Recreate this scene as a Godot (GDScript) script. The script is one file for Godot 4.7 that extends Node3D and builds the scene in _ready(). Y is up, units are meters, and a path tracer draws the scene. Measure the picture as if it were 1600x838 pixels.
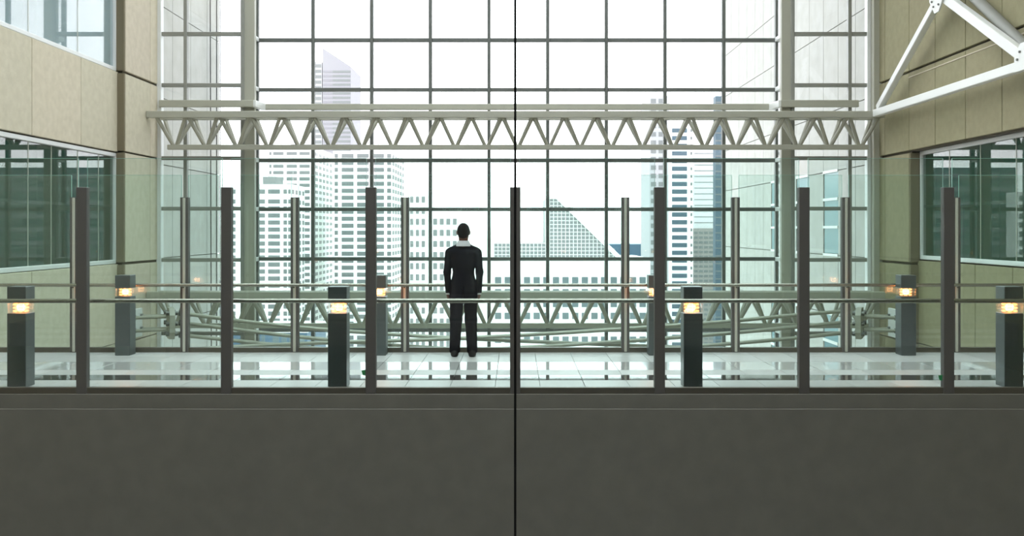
extends Node3D
# A glazed walkway bridge across an atrium, seen from a balcony opposite; a city behind the curtain wall.
# Floor of the bridge is y = 0, the camera looks along -z. Focal length 1550 px on a 1600 x 838 frame.

const F := 1550.0
const VX := 805.0
const VY := 359.0
const EYE := 1.67
const STOREY := 4.33

var M := {}
var taken := {}
var mesh_cache := {}
var rng := RandomNumberGenerator.new()

func _ready() -> void:
	rng.seed = 7
	setup_camera_and_light()
	make_materials()
	build_shell()
	build_curtain_wall()
	build_side_windows()
	build_bridge()
	build_steel()
	build_tie_rods()
	build_city()
	build_bollards()
	build_person()
	build_partition()

# ---------------------------------------------------------------- camera, sky, exposure
func setup_camera_and_light() -> void:
	var cam := Camera3D.new()
	cam.name = "camera"
	cam.projection = Camera3D.PROJECTION_FRUSTUM
	cam.near = 0.1
	cam.far = 4000.0
	cam.size = 838.0 / F * cam.near
	cam.frustum_offset = Vector2(-(VX - 800.0) / F * cam.near, -(419.0 - VY) / F * cam.near)
	cam.position = Vector3(0, EYE, 0)
	add_child(cam)
	cam.current = true
	var sky_mat := ProceduralSkyMaterial.new()
	sky_mat.sky_top_color = Color(0.95, 0.975, 1.0)
	sky_mat.sky_horizon_color = Color(0.985, 0.995, 1.0)
	sky_mat.ground_horizon_color = Color(0.9, 0.9, 0.89)
	sky_mat.ground_bottom_color = Color(0.8, 0.8, 0.79)
	var sky := Sky.new()
	sky.sky_material = sky_mat
	var env := Environment.new()
	env.background_mode = Environment.BG_SKY
	env.sky = sky
	env.background_energy_multiplier = 4.0
	env.tonemap_mode = Environment.TONE_MAPPER_LINEAR
	env.tonemap_exposure = 1.07
	env.sdfgi_enabled = true
	env.ssao_enabled = true
	env.ssil_enabled = true
	var we := WorldEnvironment.new()
	we.name = "world_environment"
	we.environment = env
	add_child(we)

# ---------------------------------------------------------------- small helpers
func P(px: float, py: float, depth: float) -> Vector3:
	return Vector3((px - VX) * depth / F, EYE - (py - VY) * depth / F, -depth)

func X(px: float, depth: float) -> float:
	return (px - VX) * depth / F

func Y(py: float, depth: float) -> float:
	return EYE - (py - VY) * depth / F

func numbered(n: String) -> String:
	if not taken.has(n):
		taken[n] = 0
		return n
	taken[n] += 1
	return "%s_%03d" % [n, taken[n]]

func thing(called: String, label: String, category: String, at := Vector3.ZERO, group := "") -> Node3D:
	var o := Node3D.new()
	o.name = numbered(called)
	add_child(o)
	o.position = at
	o.set_meta("label", label)
	o.set_meta("category", category)
	if group:
		o.set_meta("group", group)
	return o

func setting(called: String, label := "") -> Node3D:
	var o := Node3D.new()
	o.name = called
	add_child(o)
	o.set_meta("kind", "structure")
	if label:
		o.set_meta("label", label)
	return o

func part(parent: Node3D, called: String, mesh: Mesh, mat: Material, at := Vector3.ZERO, basis := Basis()) -> MeshInstance3D:
	var o := MeshInstance3D.new()
	o.name = called
	o.mesh = mesh
	o.material_override = mat
	parent.add_child(o, true)
	o.transform = Transform3D(basis, at)
	return o

# box given by its two corners, in the parent's axes
func slab(parent: Node3D, called: String, mat: Material, lo: Vector3, hi: Vector3, ch := 0.0) -> MeshInstance3D:
	return part(parent, called, box((hi - lo).abs(), ch), mat, (lo + hi) / 2.0)

func face(st: SurfaceTool, pts: Array, n: Vector3) -> void:
	for i in range(1, pts.size() - 1):
		var a: Vector3 = pts[0]
		var b: Vector3 = pts[i]
		var c: Vector3 = pts[i + 1]
		var k := (c - a).cross(b - a)
		var order := [a, b, c] if k.dot(n) > 0 else [a, c, b]
		for p in order:
			st.set_normal(n)
			st.set_uv(Vector2(p.x + p.z, p.y))
			st.add_vertex(p)

func begin() -> SurfaceTool:
	var st := SurfaceTool.new()
	st.begin(Mesh.PRIMITIVE_TRIANGLES)
	return st

func add_box(st: SurfaceTool, c: Vector3, s: Vector3, ch := 0.0, basis := Basis()) -> void:
	var h := s / 2.0
	for axis in 3:
		for sg in [-1.0, 1.0]:
			var u := (axis + 1) % 3
			var v := (axis + 2) % 3
			var pts := []
			for q in [[-1, -1], [1, -1], [1, 1], [-1, 1]]:
				var p := Vector3()
				p[axis] = sg * h[axis]
				p[u] = q[0] * (h[u] - ch)
				p[v] = q[1] * (h[v] - ch)
				pts.append(c + basis * p)
			var n := Vector3()
			n[axis] = sg
			face(st, pts, basis * n)
	if ch <= 0.0:
		return
	for axis in 3:
		var u := (axis + 1) % 3
		var v := (axis + 2) % 3
		for su in [-1.0, 1.0]:
			for sv in [-1.0, 1.0]:
				var pts := []
				for q in [[-1, 0], [1, 0], [1, 1], [-1, 1]]:
					var p := Vector3()
					p[axis] = q[0] * (h[axis] - ch)
					p[u] = su * (h[u] - (ch if q[1] == 1 else 0.0))
					p[v] = sv * (h[v] - (0.0 if q[1] == 1 else ch))
					pts.append(c + basis * p)
				var n := Vector3()
				n[u] = su
				n[v] = sv
				face(st, pts, (basis * n).normalized())
	for sx in [-1.0, 1.0]:
		for sy in [-1.0, 1.0]:
			for sz in [-1.0, 1.0]:
				var s3 := Vector3(sx, sy, sz)
				var pts := []
				for axis in 3:
					var p := s3 * (h - Vector3.ONE * ch)
					p[axis] = s3[axis] * h[axis]
					pts.append(c + basis * p)
				face(st, pts, (basis * s3).normalized())

func box(s: Vector3, ch := 0.0) -> Mesh:
	var key := "b%.4f,%.4f,%.4f,%.4f" % [s.x, s.y, s.z, ch]
	if not mesh_cache.has(key):
		var st := begin()
		add_box(st, Vector3.ZERO, s, ch)
		mesh_cache[key] = st.commit()
	return mesh_cache[key]

func add_tube(st: SurfaceTool, pts: Array, r: float, seg := 10, caps := true) -> void:
	var rings := []
	var n := pts.size()
	for i in n:
		var d: Vector3 = (pts[min(i + 1, n - 1)] - pts[max(i - 1, 0)]).normalized()
		var up := Vector3.UP if abs(d.y) < 0.95 else Vector3.RIGHT
		var a := d.cross(up).normalized()
		var b := a.cross(d).normalized()
		var ring := []
		for k in seg:
			var t := TAU * k / seg
			ring.append(a * cos(t) + b * sin(t))
		rings.append(ring)
	for i in n - 1:
		for k in seg:
			var k2 := (k + 1) % seg
			var q := [[i, k], [i, k2], [i + 1, k2], [i + 1, k]]
			for tri in [[0, 1, 2], [0, 2, 3]]:
				var v := []
				for j in tri:
					v.append(q[j])
				var A: Vector3 = pts[v[0][0]] + rings[v[0][0]][v[0][1]] * r
				var B: Vector3 = pts[v[1][0]] + rings[v[1][0]][v[1][1]] * r
				var C: Vector3 = pts[v[2][0]] + rings[v[2][0]][v[2][1]] * r
				var out: Vector3 = rings[v[0][0]][v[0][1]]
				if (C - A).cross(B - A).dot(out) < 0:
					v = [v[0], v[2], v[1]]
				for w in v:
					st.set_normal(rings[w[0]][w[1]])
					st.set_uv(Vector2(float(w[1]) / seg, w[0]))
					st.add_vertex(pts[w[0]] + rings[w[0]][w[1]] * r)
	if caps:
		for e in [0, n - 1]:
			var poly := []
			for k in seg:
				poly.append(pts[e] + rings[e][k] * r)
			var dir: Vector3 = (pts[0] - pts[1]).normalized() if e == 0 else (pts[n - 1] - pts[n - 2]).normalized()
			face(st, poly, dir)

func tube(pts: Array, r: float, seg := 10) -> Mesh:
	var st := begin()
	add_tube(st, pts, r, seg)
	return st.commit()

# square bar between two points
func bar(a: Vector3, b: Vector3, w: float, h: float, ch := 0.0) -> Mesh:
	var st := begin()
	var z := (b - a).normalized()
	var up := Vector3.UP if abs(z.y) < 0.98 else Vector3.BACK
	var x := up.cross(z).normalized()
	var y := z.cross(x).normalized()
	add_box(st, (a + b) / 2.0, Vector3(w, h, a.distance_to(b)), ch, Basis(x, y, z))
	return st.commit()

# polygon in x/y (counted either way), extruded along z from z0 to z1
func prism(poly: Array, z0: float, z1: float) -> Mesh:
	var st := begin()
	var c := Vector2()
	for p in poly:
		c += p / poly.size()
	var front := []
	var back := []
	for p in poly:
		front.append(Vector3(p.x, p.y, z1))
		back.append(Vector3(p.x, p.y, z0))
	face(st, front, Vector3(0, 0, sign(z1 - z0)))
	face(st, back, Vector3(0, 0, -sign(z1 - z0)))
	for i in poly.size():
		var a: Vector2 = poly[i]
		var b: Vector2 = poly[(i + 1) % poly.size()]
		var n2 := (b - a).orthogonal().normalized()
		if n2.dot((a + b) / 2.0 - c) < 0:
			n2 = -n2
		face(st, [Vector3(a.x, a.y, z0), Vector3(b.x, b.y, z0), Vector3(b.x, b.y, z1), Vector3(a.x, a.y, z1)], Vector3(n2.x, n2.y, 0))
	return st.commit()

# ---------------------------------------------------------------- materials
func noise_tex(seed_: int, freq: float, stops: Array, size := 512, oct := 4, kind := FastNoiseLite.TYPE_SIMPLEX_SMOOTH) -> NoiseTexture2D:
	var n := FastNoiseLite.new()
	n.seed = seed_
	n.frequency = freq
	n.noise_type = kind
	n.fractal_octaves = oct
	var g := Gradient.new()
	var offs := PackedFloat32Array()
	var cols := PackedColorArray()
	for s in stops:
		offs.append(s[0])
		cols.append(s[1])
	g.offsets = offs
	g.colors = cols
	var t := NoiseTexture2D.new()
	t.width = size
	t.height = size
	t.seamless = true
	t.noise = n
	t.color_ramp = g
	return t

func mat(color: Color, rough := 0.6, metal := 0.0) -> StandardMaterial3D:
	var m := StandardMaterial3D.new()
	m.albedo_color = color
	m.roughness = rough
	m.metallic = metal
	return m

func textured(t: Texture2D, scale: float, tint := Color.WHITE, rough := 0.8) -> StandardMaterial3D:
	var m := mat(tint, rough)
	m.albedo_texture = t
	m.uv1_triplanar = true
	m.uv1_world_triplanar = true
	m.uv1_scale = Vector3.ONE * scale
	return m

func pane_mat(color: Color, alpha: float, spec := 0.5) -> StandardMaterial3D:
	var m := mat(Color(color.r, color.g, color.b, alpha), 0.0)
	m.transparency = BaseMaterial3D.TRANSPARENCY_ALPHA
	m.metallic_specular = spec
	return m

func make_materials() -> void:
	var blotch := noise_tex(3, 0.012, [[0.0, Color(0.925, 0.92, 0.905)], [0.5, Color(0.965, 0.96, 0.95)], [1.0, Color(1, 1, 1)]], 1024, 5)
	var grain := noise_tex(11, 0.35, [[0.0, Color(0.8, 0.8, 0.8)], [0.5, Color(0.95, 0.95, 0.95)], [1.0, Color(1, 1, 1)]], 512, 3)
	for c in [["concrete_a", Color(0.885, 0.85, 0.755)], ["concrete_b", Color(0.875, 0.835, 0.75)], ["concrete_c", Color(0.865, 0.84, 0.745)]]:
		var m := textured(blotch, 0.35, c[1], 0.85)
		m.detail_enabled = true
		m.detail_albedo = grain
		m.detail_blend_mode = BaseMaterial3D.BLEND_MODE_MUL
		M[c[0]] = m
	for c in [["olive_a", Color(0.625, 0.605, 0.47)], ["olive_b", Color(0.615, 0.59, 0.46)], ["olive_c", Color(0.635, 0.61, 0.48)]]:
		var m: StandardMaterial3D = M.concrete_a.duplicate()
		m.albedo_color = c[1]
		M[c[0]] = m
	M.backing = mat(Color(0.34, 0.32, 0.26), 0.9)
	M.outer_concrete_right = textured(blotch, 0.12, Color(0.70, 0.705, 0.69), 0.85)
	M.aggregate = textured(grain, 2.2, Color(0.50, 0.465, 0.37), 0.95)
	M.outer_concrete = textured(blotch, 0.12, Color(0.745, 0.75, 0.735), 0.85)
	M.outer_backing = mat(Color(0.5, 0.49, 0.46), 0.9)
	M.plaster = mat(Color(0.80, 0.78, 0.73), 0.9)
	M.lobby = mat(Color(0.34, 0.33, 0.31), 0.9)
	M.office_wall = mat(Color(0.27, 0.39, 0.34), 0.9)
	M.office_ceiling = mat(Color(0.62, 0.66, 0.62), 0.9)
	M.ceiling = mat(Color(0.78, 0.77, 0.72), 0.9)
	M.dark_floor = mat(Color(0.45, 0.44, 0.42), 0.6)
	M.steel = mat(Color(0.66, 0.66, 0.60), 0.45)
	M.white_steel = mat(Color(0.88, 0.89, 0.87), 0.35)
	M.frame = mat(Color(0.37, 0.385, 0.365), 0.45)
	M.side_frame = mat(Color(0.55, 0.555, 0.525), 0.45)  # paler than frame: the light on the side mullions is painted in
	M.white_frame = mat(Color(0.86, 0.87, 0.86), 0.4)
	M.post = mat(Color(0.36, 0.352, 0.335), 0.5, 0.0)
	M.bead = mat(Color(0.80, 0.795, 0.74), 0.4, 0.1)
	M.rail = mat(Color(0.62, 0.61, 0.56), 0.25, 0.9)
	var fas := noise_tex(21, 0.02, [[0.0, Color(0.93, 0.93, 0.93)], [1.0, Color(1, 1, 1)]], 512, 4)
	M.fascia = textured(fas, 0.3, Color(0.475, 0.47, 0.43), 0.6)
	M.base_rail = mat(Color(0.40, 0.385, 0.34), 0.35, 0.4)
	var speck := noise_tex(31, 0.28, [[0.0, Color(0.55, 0.56, 0.55)], [0.36, Color(0.78, 0.79, 0.78)], [0.55, Color(0.88, 0.88, 0.87)], [1.0, Color(0.97, 0.97, 0.96)]], 512, 3)
	for k in 3:
		var tone: float = [0.86, 0.89, 0.83][k]
		var m1 := textured(speck, 1.1, Color(tone, tone, tone * 0.99), 0.42)
		m1.uv1_offset = Vector3(k * 0.37, 0, k * 0.21)
		M["tile_matte_%d" % k] = m1
		var m2 := textured(speck, 1.1, Color(tone, tone, tone * 0.99), 0.03)
		m2.uv1_offset = Vector3(k * 0.37, 0, k * 0.21)
		M["tile_polished_%d" % k] = m2
		var dk := textured(speck, 1.6, Color(tone, tone, tone) * Color(0.42, 0.40, 0.38), 0.03)
		M["tile_dark_%d" % k] = dk
	M.grout = mat(Color(0.35, 0.36, 0.36), 0.8)
	M.clear = pane_mat(Color(0.75, 0.88, 0.84), 0.004)
	var bg := mat(Color(0.94, 0.988, 0.972, 0.0), 0.0)
	bg.refraction_enabled = true
	bg.refraction_scale = 0.05
	M.balustrade_glass = bg
	M.glass_edge = mat(Color(0.62, 0.80, 0.74), 0.15)
	M.office_glass = pane_mat(Color(0.14, 0.32, 0.26), 0.45, 0.6)
	M.office_glass_clear = pane_mat(Color(0.75, 0.85, 0.86), 0.35, 0.6)
	M.seal = mat(Color(0.05, 0.05, 0.05), 0.6)
	M.bollard = mat(Color(0.37, 0.40, 0.40), 0.3, 0.45)
	M.bolt = mat(Color(0.40, 0.41, 0.39), 0.35, 0.6)
	M.rod = mat(Color(0.66, 0.66, 0.60), 0.35, 0.2)
	M.green = mat(Color(0.22, 0.62, 0.36), 0.6)

# ---------------------------------------------------------------- the room
const LX := -9.0      # left wall plane in the window zone
const LX2 := -8.84    # left wall plane near the glazing
const RX := 8.93      # right wall plane
const RX2 := 9.12     # recessed plane of the right window
const ZG := -24.6     # side glazing
const ZC := -25.4     # central glazing
const ROOF := 10.6
const LOW := -12.0

func panels(parent: Node3D, xface: float, side: float, zs: Array, y0: float, y1: float) -> void:
	# concrete panels standing 60 mm proud of the wall, open joints between them
	for i in zs.size() - 1:
		var z0: float = zs[i]
		var z1: float = zs[i + 1]
		var g := 0.011
		var xa := xface
		var xb := xface + side * 0.07
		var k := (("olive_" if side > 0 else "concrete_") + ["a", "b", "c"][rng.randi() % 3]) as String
		slab(parent, "panel", M[k], Vector3(min(xa, xb), y0 + g, min(z0, z1) + g), Vector3(max(xa, xb), y1 - g, max(z0, z1) - g), 0.008)

func build_shell() -> void:
	var lw := setting("wall_left", "left concrete wall of the atrium with window bands")
	var t := 0.4
	# left wall: solid bands and the return near the glazing
	for b in [[LOW, 0.9], [3.40, 5.25], [7.75, ROOF]]:
		slab(lw, "backing", M.backing, Vector3(LX - 0.07 - t, b[0], -22.5), Vector3(LX - 0.07, b[1], 5.0))
	for b in [[0.9, 3.40], [5.25, 7.75]]:
		slab(lw, "backing", M.backing, Vector3(LX - 0.07 - t, b[0], -12.2), Vector3(LX - 0.07, b[1], 5.0))
	slab(lw, "backing", M.backing, Vector3(LX2 - 0.07 - t, LOW, ZG - 0.3), Vector3(LX2 - 0.07, ROOF, -22.5))
	var lz := [-22.49, -20.57, -18.48, -16.4, -14.3, -12.2, -10.1, -8.0, -5.9, -3.8, -1.7, 0.4, 2.5, 4.9]
	for r in [[-3.43, -0.9], [-0.9, 0.9], [3.42, 5.25], [7.75, 10.5]]:
		panels(lw, LX, -1.0, lz, r[0], r[1])
	for r in [[0.9, 3.42], [5.25, 7.75]]:
		panels(lw, LX, -1.0, lz.slice(5), r[0], r[1])
	for r in [[-3.43, -0.9], [-0.9, 0.88], [0.92, 3.42], [3.44, 5.22], [5.26, 7.75], [7.77, 10.5]]:
		panels(lw, LX2, -1.0, [-22.5, -24.04, ZG + 0.02], r[0], r[1])
		# the face of the return that looks towards the bridge
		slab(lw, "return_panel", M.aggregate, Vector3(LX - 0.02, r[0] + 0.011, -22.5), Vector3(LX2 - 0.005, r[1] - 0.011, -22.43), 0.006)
	var rw := setting("wall_right", "right concrete wall of the atrium")
	for b in [[LOW, 1.0], [3.44, ROOF]]:
		slab(rw, "backing", M.backing, Vector3(RX2 + 0.07, b[0], -22.5), Vector3(RX2 + 0.07 + t, b[1], 5.0))
	slab(rw, "backing", M.backing, Vector3(RX2 + 0.07, 1.0, -12.2), Vector3(RX2 + 0.07 + t, 3.44, 5.0))
	slab(rw, "backing", M.backing, Vector3(RX + 0.07, 3.44, -22.5), Vector3(RX2 + 0.07, ROOF, 5.0))
	slab(rw, "backing", M.backing, Vector3(RX + 0.07, LOW, ZG - 0.3), Vector3(RX2 + t, ROOF, -22.5))
	var rz := [-22.5, -21.1, -19.68, -18.2, -16.75, -15.3, -13.85, -12.4, -10.9, -9.4, -7.9, -6.4, -4.9, -3.4, -1.9, -0.4, 1.1, 2.6, 4.9]
	for r in [[3.46, 5.235], [5.265, 7.75], [7.77, 10.5]]:
		panels(rw, RX, 1.0, rz, r[0], r[1])
	slab(rw, "ledge", M.concrete_b, Vector3(RX - 0.014, 5.105, -22.49), Vector3(RX + 0.02, 5.13, 4.9), 0.006)
	for r in [[-3.43, -0.9], [-0.9, 0.98]]:
		panels(rw, RX2, 1.0, rz, r[0], r[1])
	panels(rw, RX2, 1.0, rz.slice(7), 1.0, 3.42)
	for r in [[-3.43, -0.9], [-0.9, 0.88], [0.92, 3.42], [3.46, 5.235], [5.265, 7.75], [7.77, 10.5]]:
		panels(rw, RX, 1.0, [-22.5, -23.96, ZG + 0.02], r[0], r[1])
	for r in [[-3.43, -0.9], [-0.9, 0.88], [0.92, 3.42]]:
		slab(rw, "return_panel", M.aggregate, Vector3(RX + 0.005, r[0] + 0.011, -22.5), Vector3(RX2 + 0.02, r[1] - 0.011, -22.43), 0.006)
	var bw := setting("wall_back", "plain wall behind the viewer")
	slab(bw, "wall_panel", M.lobby, Vector3(-9.4, LOW, 5.0), Vector3(9.5, ROOF, 5.3))
	# balcony the viewer stands on, and the bottom of the atrium
	var fl := setting("floor", "balcony and atrium floors out of view")
	slab(fl, "balcony_slab", M.dark_floor, Vector3(-9.0, -0.4, -3.0), Vector3(8.95, 0.0, 5.0))
	slab(fl, "atrium_slab", M.plaster, Vector3(-9.5, LOW - 0.3, -25.6), Vector3(9.6, LOW, 5.3))
	# unseen roof: right strip added as shade, skylight extended to light the fascia
	var ce := setting("ceiling", "unseen atrium roof, skylight and right strip shaped for the light")
	slab(ce, "unseen_roof_slab", M.ceiling, Vector3(6.9, ROOF, -25.7), Vector3(9.6, ROOF + 0.35, 5.3))
	slab(ce, "unseen_roof_slab", M.ceiling, Vector3(-9.5, ROOF, -25.7), Vector3(-8.3, ROOF + 0.35, 5.3))
	slab(ce, "unseen_roof_slab", M.ceiling, Vector3(-8.3, ROOF, -1.0), Vector3(6.9, ROOF + 0.35, 5.3))
	for k in 13:
		var z := -1.0 - k * 2.05
		slab(ce, "purlin", M.white_steel, Vector3(-8.3, ROOF - 0.1, z - 0.06), Vector3(6.9, ROOF + 0.2, z + 0.06), 0.01)
	for k in 12:
		for j in 8:
			slab(ce, "unseen_skylight_pane", M.clear, Vector3(-8.3 + j * 1.9 + 0.01, ROOF + 0.2, -1.0 - (k + 1) * 2.05 + 0.01), Vector3(-8.3 + (j + 1) * 1.9 - 0.01, ROOF + 0.22, -1.0 - k * 2.05 - 0.01))

# ---------------------------------------------------------------- the glazed end wall
func build_curtain_wall() -> void:
	var w := setting("window_1", "tall gridded curtain wall looking out over the city")
	var rows := [LOW, -10.82, -9.56, -7.75, -6.49, -5.23, -3.42, -2.16, -0.90, 0.92, 2.19, 3.44, 5.25, 6.52, 7.78, 9.5, ROOF]
	var xs := [-6.6, -5.17, -3.67, -2.17, -0.67, 0.83, 2.33, 3.83, 5.33, 6.69]
	glazing(w, xs, rows, ZC, 0.085, 0.095, M.frame)
	glazing(w, [-8.80, -8.16, -6.75], rows, ZG, 0.085, 0.095, M.side_frame)
	glazing(w, [6.87, 8.28, 8.80], rows, ZG, 0.085, 0.095, M.side_frame)
	# glazed returns of the bay: transoms running in depth, panes between
	for s in [[-6.6, -1.0], [6.69, 1.0]]:
		var x: float = s[0]
		for i in rows.size():
			var y: float = rows[i]
			slab(w, "return_transom", M.white_frame, Vector3(x - 0.06, y - 0.05, ZC + 0.08), Vector3(x + 0.06, y + 0.05, ZG - 0.17), 0.008)
			if i < rows.size() - 1:
				slab(w, "pane", M.clear, Vector3(x - 0.01, y + 0.05, ZC + 0.08), Vector3(x + 0.01, rows[i + 1] - 0.05, ZG - 0.17))
	# jambs against the side walls
	slab(w, "jamb", M.white_frame, Vector3(LX2 - 0.02, LOW, ZG - 0.1), Vector3(LX2 + 0.09, ROOF, ZG + 0.1), 0.01)
	slab(w, "jamb", M.white_frame, Vector3(8.70, LOW, ZG - 0.1), Vector3(8.79, ROOF, ZG + 0.1), 0.01)
	slab(w, "jamb", M.steel, Vector3(8.79, LOW, ZG - 0.05), Vector3(9.04, ROOF, ZG + 0.28), 0.012)

func glazing(w: Node3D, xs: Array, rows: Array, z: float, mv: float, mh: float, fm: Material) -> void:
	for i in xs.size():
		slab(w, "mullion", fm, Vector3(xs[i] - mv / 2, LOW, z - 0.07), Vector3(xs[i] + mv / 2, ROOF, z + 0.08), 0.01)
	for j in rows.size():
		for i in xs.size() - 1:
			slab(w, "transom", fm, Vector3(xs[i] + mv / 2, rows[j] - mh / 2, z - 0.06), Vector3(xs[i + 1] - mv / 2, rows[j] + mh / 2, z + 0.06), 0.01)
	for j in rows.size() - 1:
		for i in xs.size() - 1:
			slab(w, "pane", M.clear, Vector3(xs[i] + mv / 2, rows[j] + mh / 2, z - 0.012), Vector3(xs[i + 1] - mv / 2, rows[j + 1] - mh / 2, z + 0.012))

# ---------------------------------------------------------------- office windows in the side walls
func office_window(called: String, label: String, xf: float, side: float, zs: Array, y0: float, y1: float, gm: Material, transoms: Array) -> void:
	var w := setting(called, label)
	var z0: float = zs[0]
	var z1: float = zs[zs.size() - 1]
	var xa := xf + side * 0.02
	var xb := xf + side * 0.14
	for y in [y0, y1 - 0.09]:
		slab(w, "frame_rail", M.white_frame, Vector3(min(xa, xb), y, min(z0, z1)), Vector3(max(xa, xb), y + 0.09, max(z0, z1)), 0.01)
	for z in [z0, z1]:
		var dz: float = 0.06 * sign(z1 - z0) * (1.0 if z == z0 else -1.0)
		slab(w, "frame_jamb", M.white_frame, Vector3(min(xa, xb), y0, min(z, z + dz)), Vector3(max(xa, xb), y1, max(z, z + dz)), 0.01)
	for i in zs.size() - 1:
		slab(w, "pane", gm, Vector3(xf + side * 0.08 - 0.006, y0 + 0.09, min(zs[i], zs[i + 1]) + 0.006), Vector3(xf + side * 0.08 + 0.006, y1 - 0.09, max(zs[i], zs[i + 1]) - 0.006))
		if i > 0:
			slab(w, "glass_joint", M.bead, Vector3(xf + side * 0.08 - 0.012, y0 + 0.09, zs[i] - 0.006), Vector3(xf + side * 0.08 + 0.012, y1 - 0.09, zs[i] + 0.006))
	for y in transoms:
		slab(w, "transom", M.frame, Vector3(xf + side * 0.12 - 0.03, y - 0.03, min(z0, z1)), Vector3(xf + side * 0.12 + 0.03, y + 0.03, max(z0, z1)), 0.01)
	# the office behind: floor, ceiling, partitions and columns
	var xo := xf + side * 5.5
	var xi := xf + side * 0.45
	var lo := Vector3(min(xi, xo), y0 - 0.9, -22.6)
	var hi := Vector3(max(xi, xo), y1 + 0.55, -12.0)
	slab(w, "office_floor", M.dark_floor, Vector3(lo.x, lo.y - 0.2, lo.z), Vector3(hi.x, lo.y, hi.z))
	slab(w, "office_ceiling", M.office_ceiling, Vector3(lo.x, hi.y - 0.25, lo.z), Vector3(hi.x, hi.y + 0.2, hi.z))
	slab(w, "office_partition", M.office_wall, Vector3(xo - 0.1, lo.y, lo.z), Vector3(xo + 0.1, hi.y, hi.z))
	for z in [lo.z - 0.15, hi.z]:
		slab(w, "office_partition", M.office_wall, Vector3(lo.x, lo.y, z), Vector3(hi.x, hi.y, z + 0.15))
	for z in [-15.2, -18.2, -21.2]:
		var xc := xf + side * 1.3
		slab(w, "office_column", M.frame, Vector3(xc - 0.16, lo.y, z - 0.16), Vector3(xc + 0.16, hi.y - 0.25, z + 0.16), 0.015)

func build_side_windows() -> void:
	office_window("window_2", "upper office window band in the left concrete wall", LX, -1.0, [-22.44, -20.57, -18.48, -16.4, -14.3, -12.2], 5.25, 7.75, M.office_glass_clear, [])
	office_window("window_3", "green tinted lower office window band in the left wall", LX, -1.0, [-22.44, -21.6, -20.57, -19.4, -18.48, -17.4, -16.4, -14.3, -12.2], 0.9, 3.40, M.office_glass, [2.19])
	office_window("window_4", "green tinted office window band in the right wall", RX2, 1.0, [-22.42, -21.0, -19.6, -18.2, -16.75, -15.3, -13.85, -12.2], 1.0, 3.44, M.office_glass, [2.19])

# ---------------------------------------------------------------- the bridge
const ZN := -10.33   # near balustrade
const ZF := -13.53   # far balustrade

func build_bridge() -> void:
	var deck := setting("trim_1", "bridge deck with light granite floor tiles")
	slab(deck, "deck_slab", M.grout, Vector3(-8.9, -0.45, ZF - 0.1), Vector3(8.85, -0.025, ZN + 0.02))
	# bands of tiles: z0, z1, finish
	var bands := [[-13.50, -13.02, "tile_matte_"], [-13.02, -12.52, "tile_matte_"], [-12.52, -11.80, "tile_polished_"], [-11.80, -11.40, "tile_matte_"], [-11.40, -11.00, "tile_dark_"], [-11.00, -10.38, "tile_matte_"]]
	for b in bands:
		var k := -18
		while k < 18:
			var x0 := 0.266 + 0.48 * k
			if x0 > -8.8 and x0 + 0.48 < 8.8:
				var mm: Material = M[b[2] + str(rng.randi() % 3)]
				slab(deck, "floor_tile", mm, Vector3(x0 + 0.0025, -0.025, b[0] + 0.0025), Vector3(x0 + 0.4775, 0.0, b[1] - 0.0025), 0.001)
			k += 1
	var fa := thing("bridge_fascia", "dark grey solid fascia along the near edge of the bridge", "fascia", Vector3(0, -1.9, ZN))
	slab(fa, "top_band", M.fascia, Vector3(-8.9, 1.715, 0.0), Vector3(8.85, 1.865, 0.055), 0.004)
	slab(fa, "fascia_panel", M.fascia, Vector3(-8.9, 0.0, -0.1), Vector3(8.85, 1.715, 0.07), 0.005)
	balustrade("glass balustrade with dark grey posts along near edge of the bridge", ZN, -1.0)
	balustrade("glass balustrade behind the standing person on far edge of the bridge", ZF, 1.0)
	for s in [[568.0, 583.0, "small green sticker on near glass left of the person"], [1471.0, 591.0, "small green sticker on near glass at the far right post"]]:
		var g := thing("green_sticker", s[2], "sticker", Vector3(X(s[0], 10.3), Y(s[1], 10.3), ZN + 0.0068), "green stickers on the near glass")
		part(g, "paper", prism([Vector2(-0.025, 0.02), Vector2(0.02, 0.03), Vector2(0.018, -0.03), Vector2(-0.012, -0.026)], 0.0, 0.0008), M.green)

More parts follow.
